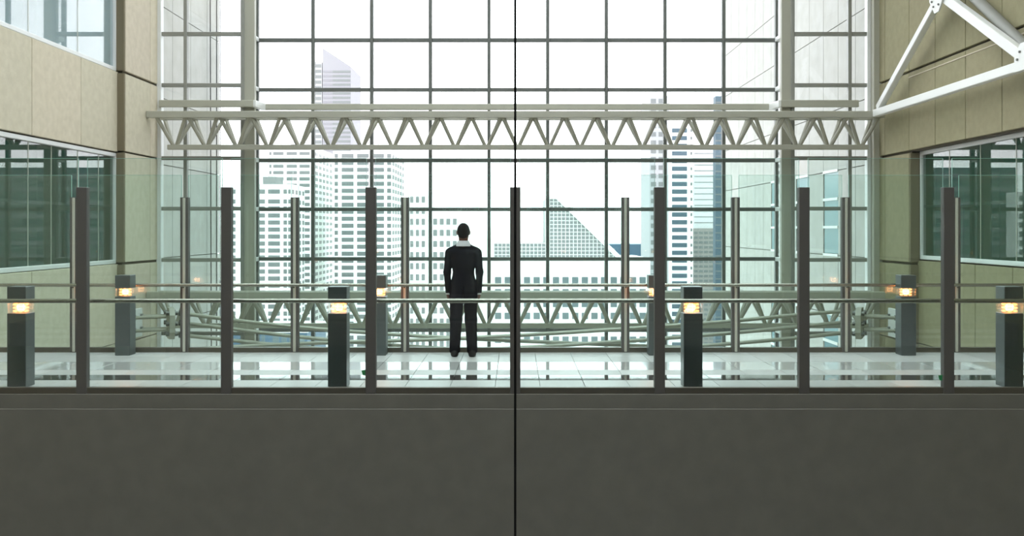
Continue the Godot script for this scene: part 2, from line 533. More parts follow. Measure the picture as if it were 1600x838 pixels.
func balustrade(label: String, z: float, inner: float) -> void:
	var b := thing("glass_balustrade", label, "balustrade", Vector3(0, 0, z))
	var near := inner < 0
	var y0 := -0.035 if near else 0.0
	for k in range(-5, 6):
		var x := 1.5 * k
		var p := slab(b, "post", M.post, Vector3(x - 0.054, y0, -0.045), Vector3(x + 0.054, 2.11, 0.045), 0.004)
		p.set_meta("label", "grey metal post")
		slab(b, "glazing_bead", M.bead, Vector3(x - 0.018, y0 + 0.01, inner * 0.045 - 0.012), Vector3(x + 0.018, 2.10, inner * 0.045 + 0.012), 0.005)
		part(b, "rail_bracket", tube([Vector3(x, 0.885, inner * 0.05), Vector3(x, 0.885, inner * 0.1), Vector3(x, 0.90, inner * 0.115)], 0.009, 8), M.rail)
	for k in range(-6, 6):
		var xa: float = max(1.5 * k + 0.048, -8.82)
		var xb: float = min(1.5 * (k + 1) - 0.048, 8.8)
		var gp := slab(b, "glass_panel", M.balustrade_glass, Vector3(xa, 0.03, -0.006), Vector3(xb, 2.41, 0.006))
		slab(gp, "glass_edge", M.glass_edge, Vector3(-(xb - xa) / 2, 1.19, -0.006), Vector3((xb - xa) / 2, 1.194, 0.006))
		for s in [-1.0, 1.0]:
			slab(gp, "glass_edge", M.glass_edge, Vector3(s * (xb - xa) / 2 - 0.002, -1.19, -0.006), Vector3(s * (xb - xa) / 2 + 0.002, 1.19, 0.006))
		slab(b, "base_rail", M.base_rail, Vector3(xa + 0.006, y0, -0.035), Vector3(xb - 0.006, y0 + 0.066, 0.035), 0.004)
	part(b, "handrail", tube([Vector3(-8.82, 0.92, inner * 0.115), Vector3(8.8, 0.92, inner * 0.115)], 0.023, 16), M.rail)

# ---------------------------------------------------------------- steelwork
func lattice(label: String, y_top: float) -> void:
	var zf := -23.8
	var zb := -24.35
	var zm := -24.08
	var t := thing("lattice_truss", label, "truss", Vector3(0, y_top, 0))
	var dy := -0.76
	slab(t, "front_chord", M.steel, Vector3(-8.83, -0.08, zf - 0.07), Vector3(8.85, 0.08, zf + 0.07), 0.008)
	slab(t, "rear_chord", M.steel, Vector3(-8.75, -0.07, zb - 0.07), Vector3(8.75, 0.07, zb + 0.07), 0.008)
	slab(t, "bottom_chord", M.steel, Vector3(-8.43, dy - 0.06, zm - 0.06), Vector3(8.56, dy + 0.06, zm + 0.06), 0.008)
	var st := 0.756
	for k in range(-11, 12):
		var xb := 0.06 + st * k
		for s in [-1.0, 1.0]:
			for z in [zf, zb]:
				var xt: float = xb + s * (st * 0.5 - 0.03)
				part(t, "diagonal", tube([Vector3(xt, -0.05, z), Vector3(xb + s * 0.035, dy + 0.03, zm)], 0.046, 10), M.steel)
	for k in range(-11, 12):
		var x := 0.06 + st * (k + 0.5)
		if absf(x) < 8.7:
			part(t, "cross_tie", bar(Vector3(x, 0.0, zf - 0.07), Vector3(x, 0.0, zb + 0.07), 0.06, 0.06), M.steel)

func build_steel() -> void:
	lattice("grey steel lattice truss spanning above the person's head", EYE + 2.76)
	lattice("grey steel lattice truss seen low through the far glass", EYE + 2.76 - STOREY)
	# columns at the corners of the glazed bay
	for c in [[-6.76, -6.46, "grey steel column between left side glazing and central glazing"], [6.60, 6.87, "grey steel column between right side glazing and central glazing"]]:
		var col := thing("steel_column", c[2], "column", Vector3((c[0] + c[1]) / 2, LOW, -24.67))
		var w: float = c[1] - c[0]
		slab(col, "shaft", M.steel, Vector3(-w / 2, 0, -0.09), Vector3(w / 2, ROOF - LOW, 0.09), 0.012)
	# belt beam that follows the bay
	for lv in [0.0]:
		var y: float = EYE + 3.11 + lv
		var bm := thing("belt_beam", "flat grey steel beam just above the upper lattice truss", "beam", Vector3(0, y, 0))
		slab(bm, "side_segment", M.steel, Vector3(-8.78, -0.085, -24.56), Vector3(-6.45, 0.085, -24.43), 0.01)
		slab(bm, "side_segment", M.steel, Vector3(6.55, -0.085, -24.56), Vector3(8.47, 0.085, -24.43), 0.01)
		slab(bm, "centre_segment", M.steel, Vector3(-6.45, -0.075, -25.22), Vector3(6.55, 0.075, -25.08), 0.01)
		part(bm, "jog_segment", bar(Vector3(-6.46, 0, -24.44), Vector3(-6.38, 0, -25.12), 0.14, 0.165, 0.01), M.white_steel)
		part(bm, "jog_segment", bar(Vector3(6.56, 0, -24.44), Vector3(6.48, 0, -25.12), 0.14, 0.165, 0.01), M.white_steel)
	# white triangulated truss along the right wall
	var y0 := EYE + 2.78
	var y1 := EYE + 4.75
	var x := 8.62
	var tr := thing("wall_truss", "white triangulated steel truss along the right concrete wall", "truss", Vector3(x, y0, 0))
	var h := y1 - y0
	part(tr, "bottom_chord", bar(Vector3(0, 0, -23.72), Vector3(0, 0, -10.0), 0.15, 0.17, 0.012), M.white_steel)
	for k in 3:
		var za := -23.5 + k * 6.9
		part(tr, "diagonal", bar(Vector3(0, 0.1, za), Vector3(0, h - 0.05, za + 3.35), 0.14, 0.16, 0.012), M.white_steel)
		part(tr, "diagonal", bar(Vector3(0, h - 0.05, za + 3.55), Vector3(0, 0.1, za + 6.8), 0.14, 0.19, 0.012), M.white_steel)
		var gp := part(tr, "gusset_plate", prism([Vector2(-0.34, -0.05), Vector2(-0.1, -0.34), Vector2(0.1, -0.34), Vector2(0.36, -0.05), Vector2(0.36, 0.3), Vector2(-0.34, 0.3)], -0.015, 0.015), M.white_steel, Vector3(-0.095, h - 0.02, za + 3.45), Basis(Vector3.UP, -PI / 2))
		for q in [[-0.2, -0.08], [-0.12, -0.2], [0.2, -0.08], [0.12, -0.2], [-0.22, 0.12], [0.22, 0.12]]:
			part(gp, "bolt", tube([Vector3(q[0], q[1], 0.01), Vector3(q[0], q[1], 0.04)], 0.022, 6), M.bolt)
		var g2 := part(tr, "gusset_plate", prism([Vector2(-0.32, -0.12), Vector2(0.32, -0.12), Vector2(0.32, 0.16), Vector2(0.12, 0.34), Vector2(-0.12, 0.34), Vector2(-0.32, 0.16)], -0.015, 0.015), M.white_steel, Vector3(-0.095, 0.02, za + 6.9), Basis(Vector3.UP, -PI / 2))
		for q in [[-0.2, 0.08], [-0.12, 0.2], [0.2, 0.08], [0.12, 0.2]]:
			part(g2, "bolt", tube([Vector3(q[0], q[1], 0.01), Vector3(q[0], q[1], 0.04)], 0.022, 6), M.bolt)
	var strut := thing("roof_strut", "sloping grey steel pipe above the white truss on the right wall", "strut", Vector3(8.8, 0, 0))
	part(strut, "pipe", tube([Vector3(0, 7.42, -20.9), Vector3(0, 3.72, -15.5)], 0.1, 14), M.side_frame)

# ---------------------------------------------------------------- bracing rods below the glazing
func smooth_path(pts: Array, depth0: float, depth1: float) -> Array:
	var c := Curve3D.new()
	var n := pts.size()
	var w := []
	for i in n:
		var t: float = (pts[i][0] - pts[0][0]) / (pts[n - 1][0] - pts[0][0])
		w.append(P(pts[i][0], pts[i][1], lerpf(depth0, depth1, t)))
	for i in n:
		var d: Vector3 = (w[min(i + 1, n - 1)] - w[max(i - 1, 0)]) / 6.0
		c.add_point(w[i], -d, d)
	var out := []
	var m := 24
	for i in m + 1:
		out.append(c.sample_baked(c.get_baked_length() * i / m, true))
	return out

func build_tie_rods() -> void:
	var rods := [
		[[[284, 489.6], [361.6, 500], [457, 510.7], [568, 519.6], [704, 528], [860, 535], [1010, 541], [1190, 548], [1330, 553]], 23.0, 22.6, "topmost tie rod starting from the left anchor plate"],
		[[[284, 504.6], [361.6, 514], [457, 525.5], [568, 536], [704, 545.5], [860, 553], [1010, 558], [1190, 564], [1330, 568]], 23.0, 22.6, "second tie rod starting from the left anchor plate"],
		[[[284, 523.8], [361.6, 532], [457, 541.5], [568, 550], [704, 558], [860, 565], [1010, 571], [1190, 577], [1330, 582]], 23.0, 22.6, "lowest tie rod starting from the left anchor plate"],
		[[[1320, 486.4], [1247, 492], [1143, 502], [1010, 511.8], [840, 522.5], [704, 529.6], [568, 534], [457, 537.7], [361, 542.4], [280, 547]], 22.9, 22.35, "topmost tie rod starting from the right anchor plate"],
		[[[1320, 503.4], [1247, 511], [1143, 520.5], [1010, 531], [840, 542], [704, 549], [568, 555], [457, 560], [361, 565], [280, 569]], 22.9, 22.35, "second tie rod starting from the right anchor plate"],
		[[[1320, 520], [1247, 528], [1143, 537], [1010, 547], [840, 557], [704, 564], [568, 570], [457, 575], [361, 580], [280, 584]], 22.9, 22.35, "lowest tie rod starting from the right anchor plate"]]
	for r in rods:
		var path := smooth_path(r[0], r[1], r[2])
		var t := thing("tie_rod", r[3], "rod", path[0])
		var loc := []
		for p in path:
			loc.append(p - path[0])
		part(t, "rod", tube(loc, 0.045, 10), M.rod)
		part(t, "end_nut", tube([loc[0] - (loc[1] - loc[0]).normalized() * 0.05, loc[0] + (loc[1] - loc[0]).normalized() * 0.09], 0.075, 6), M.bolt)
	for s in [-1.0, 1.0]:
		var an := thing("anchor_bracket", "bolted steel anchor plates low on the %s concrete wall" % ("left" if s < 0 else "right"), "bracket", Vector3(s * 8.0, -0.5, -23.05))
		# octagonal plate across the rods and a square plate on the wall, four stay rods between
		var oct := [Vector2(-0.2, -0.36), Vector2(0.2, -0.36), Vector2(0.33, -0.2), Vector2(0.33, 0.2), Vector2(0.2, 0.36), Vector2(-0.2, 0.36), Vector2(-0.33, 0.2), Vector2(-0.33, -0.2)]
		var turn := Basis(Vector3.UP, PI / 2 - s * 0.45)
		var pl := part(an, "anchor_plate", prism(oct, -0.06, 0.06), M.steel, Vector3(0, 0, 0), turn)
		for q in [[-0.2, 0.24], [0.2, 0.24], [-0.2, 0.0], [0.2, 0.0], [-0.2, -0.24], [0.2, -0.24]]:
			part(pl, "bolt", tube([Vector3(q[0], q[1], -0.13), Vector3(q[0], q[1], 0.13)], 0.055, 6), M.bolt)
		slab(an, "wall_plate", M.white_steel, Vector3(s * 0.80 - 0.03, -0.33, -0.3), Vector3(s * 0.80 + 0.03, 0.33, 0.4), 0.008)
		for q in [[-0.2, 0.16], [0.25, 0.16], [-0.2, -0.14], [0.25, -0.14]]:
			part(an, "stay_rod", tube([Vector3(s * 0.05, q[1], q[0] * 0.6), Vector3(s * 0.76, q[1] - 0.02, q[0])], 0.04, 10), M.rod)
			part(an, "end_nut", tube([Vector3(s * 0.72, q[1] - 0.02, q[0]), Vector3(s * 0.78, q[1] - 0.02, q[0])], 0.065, 6), M.bolt)

# ---------------------------------------------------------------- city outside
func windows(parent: Node3D, gm: Material, depth: float, cols: Array, ys: Array, h: float) -> void:
	for c in cols:
		for y in ys:
			part(parent, "window", box(Vector3(snappedf((c[1] - c[0]) * depth / F, 0.05), snappedf(h * depth / F, 0.05), 0.3)), gm, P((c[0] + c[1]) / 2.0, y, depth))

func seq(a: float, b: float, step: float) -> Array:
	var out := []
	var v := a
	while v <= b + 0.01:
		out.append(v)
		v += step
	return out

# small windows on a side face that runs in depth: one joined part
func side_windows(parent: Node3D, gm: Material, x: float, s: float, d0: float, d1: float, n: int, ys: Array, h: float, ww: float) -> void:
	var st := begin()
	for i in n:
		var d := lerpf(d0, d1, (i + 0.5) / n)
		for y in ys:
			add_box(st, Vector3(x + s * 0.05, y, -d), Vector3(0.3, h, ww))
	var o := part(parent, "side_windows", st.commit(), gm)
	o.set_meta("kind", "stuff")

func block(parent: Node3D, called: String, m: Material, p0: float, p1: float, top: float, d: float, deep: float, ground := -75.0) -> MeshInstance3D:
	return slab(parent, called, m, Vector3(X(p0, d), ground, -d - deep), Vector3(X(p1, d), Y(top, d), -d))

# ribbon windows, one part for each storey
func bands(parent: Node3D, gm: Material, d: float, p0: float, p1: float, ys: Array, h: float) -> void:
	for y in ys:
		slab(parent, "window_band", gm, Vector3(X(p0 + 3, d), Y(y + h / 2, d), -d - 0.2), Vector3(X(p1 - 3, d), Y(y - h / 2, d), -d + 0.2))

func building(called: String, label: String) -> Node3D:
	return thing(called, label, "building")

func build_city() -> void:
	var white := mat(Color(0.95, 0.95, 0.94), 0.8)
	var glassy := mat(Color(0.80, 0.805, 0.81), 0.6)
	var pale := mat(Color(0.69, 0.69, 0.70), 0.8)
	var hazed_lilac := mat(Color(0.59, 0.582, 0.602), 0.8)  # distance haze painted into the far tower as a pale tone
	var grey := mat(Color(0.48, 0.48, 0.48), 0.8)
	var brown := mat(Color(0.54, 0.53, 0.515), 0.8)
	var win := mat(Color(0.41, 0.43, 0.43), 0.5)
	var win_light := mat(Color(0.47, 0.48, 0.48), 0.5)
	var win_teal := mat(Color(0.38, 0.435, 0.45), 0.5)
	var blue := mat(Color(0.28, 0.39, 0.48), 0.5)
	var deep_blue := mat(Color(0.27, 0.35, 0.40), 0.5)
	M.wing_dark = mat(Color(0.22, 0.31, 0.30), 0.4)
	M.wing_glass = mat(Color(0.36, 0.52, 0.54), 0.15)
	var roof_grey := mat(Color(0.62, 0.62, 0.61), 0.8)
	var gr := setting("trim_2", "street level far below the city buildings")
	slab(gr, "ground", mat(Color(0.72, 0.72, 0.71), 0.9), Vector3(-900, -75.5, -1500), Vector3(900, -75, -60))

	# stepped white office blocks on the left
	var d := 420.0
	var a1 := building("office_block", "low white office block with wide windows at left of the city view")
	block(a1, "block", white, 346, 455, 288, d, 27)
	slab(a1, "penthouse", grey, Vector3(X(405, d), Y(288, d), -d - 20), Vector3(X(425, d), Y(275, d), -d - 6))
	part(a1, "antenna", tube([P(458, 288, d + 8), P(458, 268, d + 8)], 0.15, 5), roof_grey)
	windows(a1, win, d, [[363, 368], [405, 414], [419, 437.5], [443, 448.5], [450.5, 454.3]], [299.5] + seq(315, 540, 10.95), 6.6)
	var ys := []
	for y in [299.5] + seq(315, 540, 10.95):
		ys.append(Y(y, d))
	side_windows(a1, win, X(455, d), 1.0, d, d + 27, 4, ys, 1.9, 3.2)
	d = 480.0
	var a2 := building("office_tower", "white office tower with receding gridded side behind the low block")
	block(a2, "tower", white, 419, 491, 229, d, 49)
	slab(a2, "penthouse", pale, Vector3(X(449, d), Y(229, d), -d - 24), Vector3(X(470, d), Y(219, d), -d - 8))
	windows(a2, win, d, [[421, 424], [427, 443], [448, 464], [468, 484]], seq(240, 545, 9.95), 5.2)
	ys = []
	for y in seq(240, 545, 9.95):
		ys.append(Y(y, d))
	side_windows(a2, win_light, X(491, d), 1.0, d + 1, d + 48, 5, ys, 1.5, 5.2)
	d = 460.0
	var a3 := building("office_tower", "white office tower with wide windows seen left of the person")
	block(a3, "tower", white, 520.5, 612, 236, d, 52)
	windows(a3, win, d, [[523, 528], [534, 552.5], [558, 576], [583, 600], [605, 611]], seq(243.6, 545, 10.93), 6.4)
	ys = []
	for y in seq(243.6, 545, 10.93):
		ys.append(Y(y, d))
	side_windows(a3, win, X(612, d), 1.0, d + 1, d + 51, 5, ys, 1.7, 5.5)
	d = 320.0
	var a4 := building("office_block", "white office block with square windows directly behind the person")
	block(a4, "block", white, 636, 669, 298, d + 0.5, 25)
	block(a4, "lower_block", white, 669, 717, 338, d, 25)
	windows(a4, win_light, d + 0.3, [[641, 645.5], [650, 654.5], [659, 663.8]], seq(312, 545, 17.35), 9.5)
	windows(a4, win_light, d, [[677, 683], [687.3, 693.3], [697.5, 703.5], [707.6, 713.6]], seq(346.6, 545, 17.35), 9.5)
	# tower with a sloping top
	d = 620.0
	var bt := building("slope_topped_tower", "pale tower with haze painted in its colour and a sloping top in an upper window pane")
	part(bt, "shaft", prism([Vector2(X(504, d), -75), Vector2(X(548, d), -75), Vector2(X(548, d), Y(104, d)), Vector2(X(504, d), Y(75, d))], -d - 40, -d), hazed_lilac)
	block(bt, "annex", pale, 492, 503, 97, d, 30)
	for y in seq(112, 240, 6.8):
		slab(bt, "window_band", mat(Color(0.525, 0.515, 0.54), 0.6), Vector3(X(504.3, d), Y(y + 1.6, d), -d - 0.2), Vector3(X(519, d), Y(y - 1.6, d), -d + 0.2))
		slab(bt, "window_band", win_light, Vector3(X(519.6, d), Y(y + 1.6, d), -d - 0.2), Vector3(X(547.7, d), Y(y - 1.6, d), -d + 0.2))
	for y in seq(103, 240, 8.5):
		slab(bt, "window", win_light, Vector3(X(493, d), Y(y + 2.5, d), -d - 0.2), Vector3(X(502, d), Y(y - 2.5, d), -d + 0.2))
	# long white block with a glass roof house
	d = 350.0
	var c := building("long_office_block", "long low white office block with square windows right of the person")
	block(c, "block", white, 717, 1016, 404, d, 46)
	var cols := []
	for k in 16:
		cols.append([773.5 + k * 15.05, 783.2 + k * 15.05])
	windows(c, win_teal, d, cols, seq(438, 550, 18.6), 9.8)
	var g := building("glass_roof_house", "sloping glazed roof house on top of the long white block")
	var gm := mat(Color(0.51, 0.52, 0.525), 0.4)
	var zb := -d - 40.0
	var zf := -d - 1.0
	var q := func(px, py): return Vector2(X(px, d + 1), Y(py, d + 1))
	part(g, "glass_hall", prism([q.call(853, 404), q.call(853, 310), q.call(872, 310), q.call(966, 404)], zb, zf), gm)
	part(g, "glass_wing", prism([q.call(772, 404), q.call(772, 381), q.call(853, 381), q.call(853, 404)], zb, zf), gm)
	var st := begin()
	var bw := 0.24
	var px := 772.0
	while px <= 966:
		var top := 381.0 if px < 852.5 else (310.0 if px < 872 else 310.0 + (px - 872.0))
		add_box(st, (P(px, 404, d + 1) + P(px, top, d + 1)) / 2 + Vector3(0, 0, 0.1), Vector3(bw, (404 - top) * (d + 1) / F, 0.3))
		px += 6.2
	var py := 404.0
	while py >= 311:
		var xa := 772.0 if py > 380 else 853.0
		var xb := 872.0 + (py - 310.0)
		add_box(st, (P(xa, py, d + 1) + P(xb, py, d + 1)) / 2 + Vector3(0, 0, 0.1), Vector3((xb - xa) * (d + 1) / F, bw, 0.3))
		py -= 5.9
	part(g, "glazing_bars", st.commit(), white)
	part(g, "eaves_edge", bar(P(872, 309, d), P(972, 407, d), 1.0, 1.5), white)
	part(g, "ridge_edge", bar(P(852, 309, d), P(873, 309, d), 0.8, 0.9), white)
	for k in 5:
		part(g, "roof_mast", tube([P(872 + k * 22, 309 + k * 22, d), P(872 + k * 22, 300 + k * 22, d)], 0.12, 5), roof_grey)
	# right hand side
	d = 520.0
	var e := building("blue_roofed_block", "small white block with a blue roof at the right of the city view")
	block(e, "block", white, 955, 1030, 402, d, 30)
	slab(e, "roof_storey", blue, Vector3(X(948, d), Y(401, d), -d - 28), Vector3(X(1013, d), Y(382, d), -d + 1))
	windows(e, win, d, [[1000, 1006], [1009, 1015]], seq(412, 545, 8.5), 4.0)
	d = 430.0
	var f := building("residential_tower", "tall white tower with dark window rows beside the right glazing")
	block(f, "tower", white, 1046, 1083, 190, d, 30)
	block(f, "grey_wing", pale, 1015, 1046, 150, d + 4, 30)
	windows(f, deep_blue, d, [[1050, 1073.5]], seq(204, 545, 11.95), 6.6)
	windows(f, win, d, [[1079, 1081.5]], seq(204, 545, 11.95), 4.5)
	windows(f, win_light, d + 4, [[1017, 1025], [1029, 1040]], seq(158, 545, 13.0), 7.0)
	d = 480.0
	var h := building("glass_office_tower", "pale glass tower with a darker lower block at right of the city view")
	block(h, "tower", glassy, 1083, 1119, 232, d + 4, 30)
	block(h, "lower_block", brown, 1082, 1121, 357, d, 30)
	windows(h, win, d, [[1084, 1090], [1092, 1098], [1100, 1106], [1108, 1114]], seq(364, 545, 7.5), 3.6)
	windows(h, win_light, d + 4, [[1085, 1117]], seq(240, 350, 9.0), 1.2)
	var bl := building("blue_glass_tower", "narrow blue glass tower at the edge of the right glazing")
	block(bl, "tower", deep_blue, 1118, 1131, 150, 400, 5)
	for y in seq(160, 540, 12.0):
		slab(bl, "floor_line", win, Vector3(X(1118, 400), Y(y + 1, 400), -400.1), Vector3(X(1131, 400), Y(y - 1, 400), -399.8))
	d = 300.0
	var lo := building("low_blue_block", "low blue glazed building below the left lattice truss")
	block(lo, "block", blue, 350, 480, 519, d, 30)
	slab(lo, "roof_edge", white, Vector3(X(349, d), Y(520, d), -d - 30), Vector3(X(481, d), Y(516, d), -d + 0.4))
	windows(lo, win_teal, d, [[409, 414], [426, 436], [440, 448], [452, 458], [464, 476]], [532.0], 16.0)

	# two towers out of the direct view that the office windows mirror
	d = 260.0
	var mr := building("mirrored_tower", "dark green glass tower mirrored in the left office windows")
	block(mr, "tower", M.wing_dark, 1190, 1900, 262, d, 30)
	bands(mr, win, d, 1190, 1900, seq(275, 560, 21.0), 7.0)
	var ml := building("mirrored_tower", "white gridded tower mirrored in the right office window")
	block(ml, "tower", white, -60, 130, 300, d, 30)
	block(ml, "glass_tower", M.wing_dark, 130, 285, 262, d + 6, 22)
	bands(ml, win, d, -60, 130, seq(310, 560, 14.0), 8.0)
	bands(ml, win, d + 6, 130, 285, seq(275, 560, 21.0), 7.0)

	# the building's own wings outside the glazing
	var wl := building("concrete_wing", "pale concrete wing wall outside the left side glazing")
	slab(wl, "wall", M.outer_backing, Vector3(-11.0, -30, -32.2), Vector3(-9.66, 24, -24.9))
	for k in 3:
		var cx: float = [-9.45, -9.33, -9.22][k]
		var cb := thing("hanging_cable", ["thin dark cable hanging outside beside the left concrete wing, nearest the wing", "thin dark cable hanging outside the left side glazing, middle of three", "thin dark cable hanging outside the left side glazing, nearest the column"][k], "cable", Vector3(cx, 0, -31.0), "thin cables outside the left glazing")
		part(cb, "cable", tube([Vector3(-0.12 if k == 0 else 0.0, 20, 0), Vector3(0, -14, 0)], 0.016, 6), M.seal)
	var wr := building("concrete_wing", "pale concrete wing wall with window strips outside the right glazing")
	slab(wr, "wall", M.outer_backing, Vector3(9.66, -30, -45.6), Vector3(11.0, 24, -24.9))
	for w in [[wl, -9.6, -1.0, [-24.9, -26.3, -27.8, -29.35, -30.9, -32.2]], [wr, 9.6, 1.0, [-24.9, -26.4, -28.0, -29.5, -30.9, -32.4, -33.9, -36.2, -37.2, -38.4, -39.7, -41.1, -42.6, -44.1, -45.6]]]:
		for r in [[-7.75, -5.23], [-5.23, -3.43], [-3.43, -0.9], [-0.9, 0.9], [0.9, 3.44], [3.44, 5.25], [5.25, 7.75], [7.75, 9.6], [9.6, 12.1], [12.1, 16.5]]:
			var zs: Array = w[3]
			for i in zs.size() - 1:
				var xa: float = w[1]
				var g2 := 0.014
				var window_row: bool = absf(r[0] - 0.9) < 0.01 or absf(r[0] + 3.43) < 0.01
				var has_glass: bool = w[2] > 0 and window_row and (is_equal_approx(zs[i], -29.5) or is_equal_approx(zs[i], -36.2) or is_equal_approx(zs[i], -32.4))
				if has_glass:
					slab(w[0], "window", M.wing_glass, Vector3(xa + 0.02, r[0] + 0.05, zs[i + 1] + 0.05), Vector3(xa + 0.06, r[1] - 0.05, zs[i] - 0.05))
					for k in 4:
						var yy: float = lerpf(r[0], r[1], k / 3.0)
						slab(w[0], "window_bar", M.white_frame, Vector3(xa - 0.02, yy - 0.04, zs[i + 1]), Vector3(xa + 0.03, yy + 0.04, zs[i]))
				else:
					slab(w[0], "panel", M.outer_concrete if w[2] < 0 else M.outer_concrete_right, Vector3(min(xa, xa + w[2] * 0.06), r[0] + g2, zs[i + 1] + g2), Vector3(max(xa, xa + w[2] * 0.06), r[1] - g2, zs[i] - g2))

# ---------------------------------------------------------------- bollard lights
func build_bollards() -> void:
	var spots := [
		[-5.278, -10.60, "bollard light at the left edge, front row by the near glass"],
		[-1.883, -10.60, "bollard light left of the person, front row by the near glass"],
		[1.883, -10.60, "bollard light right of the person, front row by the near glass"],
		[5.278, -10.60, "bollard light at the right edge, front row by the near glass"],
		[-5.205, -13.25, "bollard light at left of the back row by the far glass"],
		[-1.815, -13.25, "bollard light half hidden behind the post left of the person"],
		[1.87, -13.25, "bollard light half hidden behind the post right of the person"],
		[5.215, -13.25, "bollard light at right of the back row by the far glass"]]
	var glow := mat(Color(1.0, 0.75, 0.5), 0.5)
	glow.emission_enabled = true
	glow.emission = Color(1.0, 0.68, 0.46)
	glow.emission_energy_multiplier = 7.0
	var crystal := mat(Color(0.97, 0.95, 0.92, 0.30), 0.4)
	crystal.transparency = BaseMaterial3D.TRANSPARENCY_ALPHA
	crystal.backlight_enabled = true
	crystal.backlight = Color(0.9, 0.9, 0.9)
	for s in spots:
		var b := thing("bollard_light", s[2], "bollard light", Vector3(s[0], 0, s[1]), "square bollard lights along the bridge")
		slab(b, "body", M.bollard, Vector3(-0.1, 0, -0.1), Vector3(0.1, 0.782, 0.1), 0.004)
		slab(b, "cap", M.bollard, Vector3(-0.1, 0.892, -0.1), Vector3(0.1, 1.065, 0.1), 0.004)
		var gl := slab(b, "glass_head", M.clear, Vector3(-0.096, 0.782, -0.096), Vector3(0.096, 0.892, 0.096))
		gl.set_meta("label", "clear cut-glass head")
		# cut-glass ribs inside the head
		var st := begin()
		for k in 8:
			var a := TAU * (k + 0.5) / 8.0
			for j in 3:
				add_box(st, Vector3(cos(a) * 0.072, 0.802 + j * 0.035, sin(a) * 0.072), Vector3(0.012, 0.022, 0.045), 0.004, Basis(Vector3.UP, -a))
		part(b, "crystal_ribs", st.commit(), crystal)
		part(b, "lamp_bulb", lathe([[0.0, 0.798], [0.03, 0.803], [0.043, 0.825], [0.045, 0.85], [0.034, 0.874], [0.0, 0.88]], 12), glow)
		var l := OmniLight3D.new()
		l.name = "lamp_light"
		l.light_color = Color(1.0, 0.53, 0.25)
		l.light_energy = 0.15
		l.light_size = 0.03
		l.omni_range = 30.0
		l.omni_attenuation = 2.0
		l.shadow_enabled = true
		l.position = Vector3(0, 0.84, 0)
		b.add_child(l, true)

func lathe(prof: Array, seg: int, ex := 1.0, ez := 1.0) -> Mesh:
	var st := begin()
	st.set_smooth_group(0)
	for i in prof.size() - 1:
		for k in seg:
			var q := []
			for c in [[i, k], [i, k + 1], [i + 1, k + 1], [i + 1, k]]:
				var a: float = TAU * c[1] / seg
				q.append(Vector3(prof[c[0]][0] * cos(a) * ex, prof[c[0]][1], prof[c[0]][0] * sin(a) * ez))
			for tri in [[0, 2, 1], [0, 3, 2]]:
				for j in tri:
					st.add_vertex(q[j])
	st.index()
	st.generate_normals()
	return st.commit()

# ---------------------------------------------------------------- the person
# tapered capsule: [ax, ay, az, ar, bx, by, bz, br]
func capsule(p: Vector3, a: Vector3, ra: float, b: Vector3, rb: float) -> float:
	var ab := b - a
	var t := clampf((p - a).dot(ab) / ab.length_squared(), 0.0, 1.0)
	return p.distance_to(a + ab * t) - lerpf(ra, rb, t)

func smin(a: float, b: float, k: float) -> float:
	var h := maxf(k - absf(a - b), 0.0) / k
	return minf(a, b) - h * h * k * 0.25

func ellipsoid(p: Vector3, c: Vector3, r: Vector3) -> float:
	var q := (p - c) / r
	return (q.length() - 1.0) * minf(r.x, minf(r.y, r.z))

func profile(tab: Array, y: float) -> Vector2:
	if y <= tab[0][0]:
		return Vector2(tab[0][1], tab[0][2])
	for i in tab.size() - 1:
		if y <= tab[i + 1][0]:
			var t: float = (y - tab[i][0]) / (tab[i + 1][0] - tab[i][0])
			t = t * t * (3.0 - 2.0 * t)
			return Vector2(lerpf(tab[i][1], tab[i + 1][1], t), lerpf(tab[i][2], tab[i + 1][2], t))
	return Vector2(tab[-1][1], tab[-1][2])

func column(p: Vector3, tab: Array) -> float:
	var w := profile(tab, p.y)
	var d := (Vector2(p.x / w.x, p.z / w.y).length() - 1.0) * minf(w.x, w.y)
	var cap := maxf(tab[0][0] - p.y, p.y - tab[-1][0])
	return maxf(d, cap)

const JACKET := [[0.765, 0.186, 0.135], [0.93, 0.172, 0.130], [1.11, 0.142, 0.110], [1.26, 0.172, 0.125], [1.36, 0.182, 0.118], [1.43, 0.14, 0.085], [1.475, 0.085, 0.07]]

func f_jacket(p: Vector3) -> float:
	var d := column(p, JACKET)
	var q := Vector3(absf(p.x), p.y, p.z)
	d = smin(d, capsule(q, Vector3(0.06, 1.435, 0.01), 0.04, Vector3(0.172, 1.383, 0.005), 0.052), 0.05)
	var arm := capsule(q, Vector3(0.183, 1.365, 0.005), 0.060, Vector3(0.213, 1.11, 0.03), 0.046)
	arm = smin(arm, capsule(q, Vector3(0.213, 1.11, 0.03), 0.046, Vector3(0.200, 0.845, -0.03), 0.040), 0.03)
	arm = maxf(arm, 0.83 - p.y)
	d = smin(d, arm, 0.006)
	# centre vent at the back
	if p.z > 0.05 and p.y < 0.93:
		d = maxf(d, 0.004 - absf(p.x))
	return d

func f_trousers(p: Vector3) -> float:
	var q := Vector3(absf(p.x), p.y, p.z)
	var d := ellipsoid(q, Vector3(0, 0.92, 0), Vector3(0.165, 0.14, 0.12))
	d = smin(d, capsule(q, Vector3(0.086, 0.84, 0.0), 0.098, Vector3(0.098, 0.48, -0.01), 0.078), 0.03)
	d = smin(d, capsule(q, Vector3(0.098, 0.48, -0.01), 0.078, Vector3(0.115, 0.08, 0.01), 0.069), 0.03)
	return maxf(d, 0.045 - p.y)

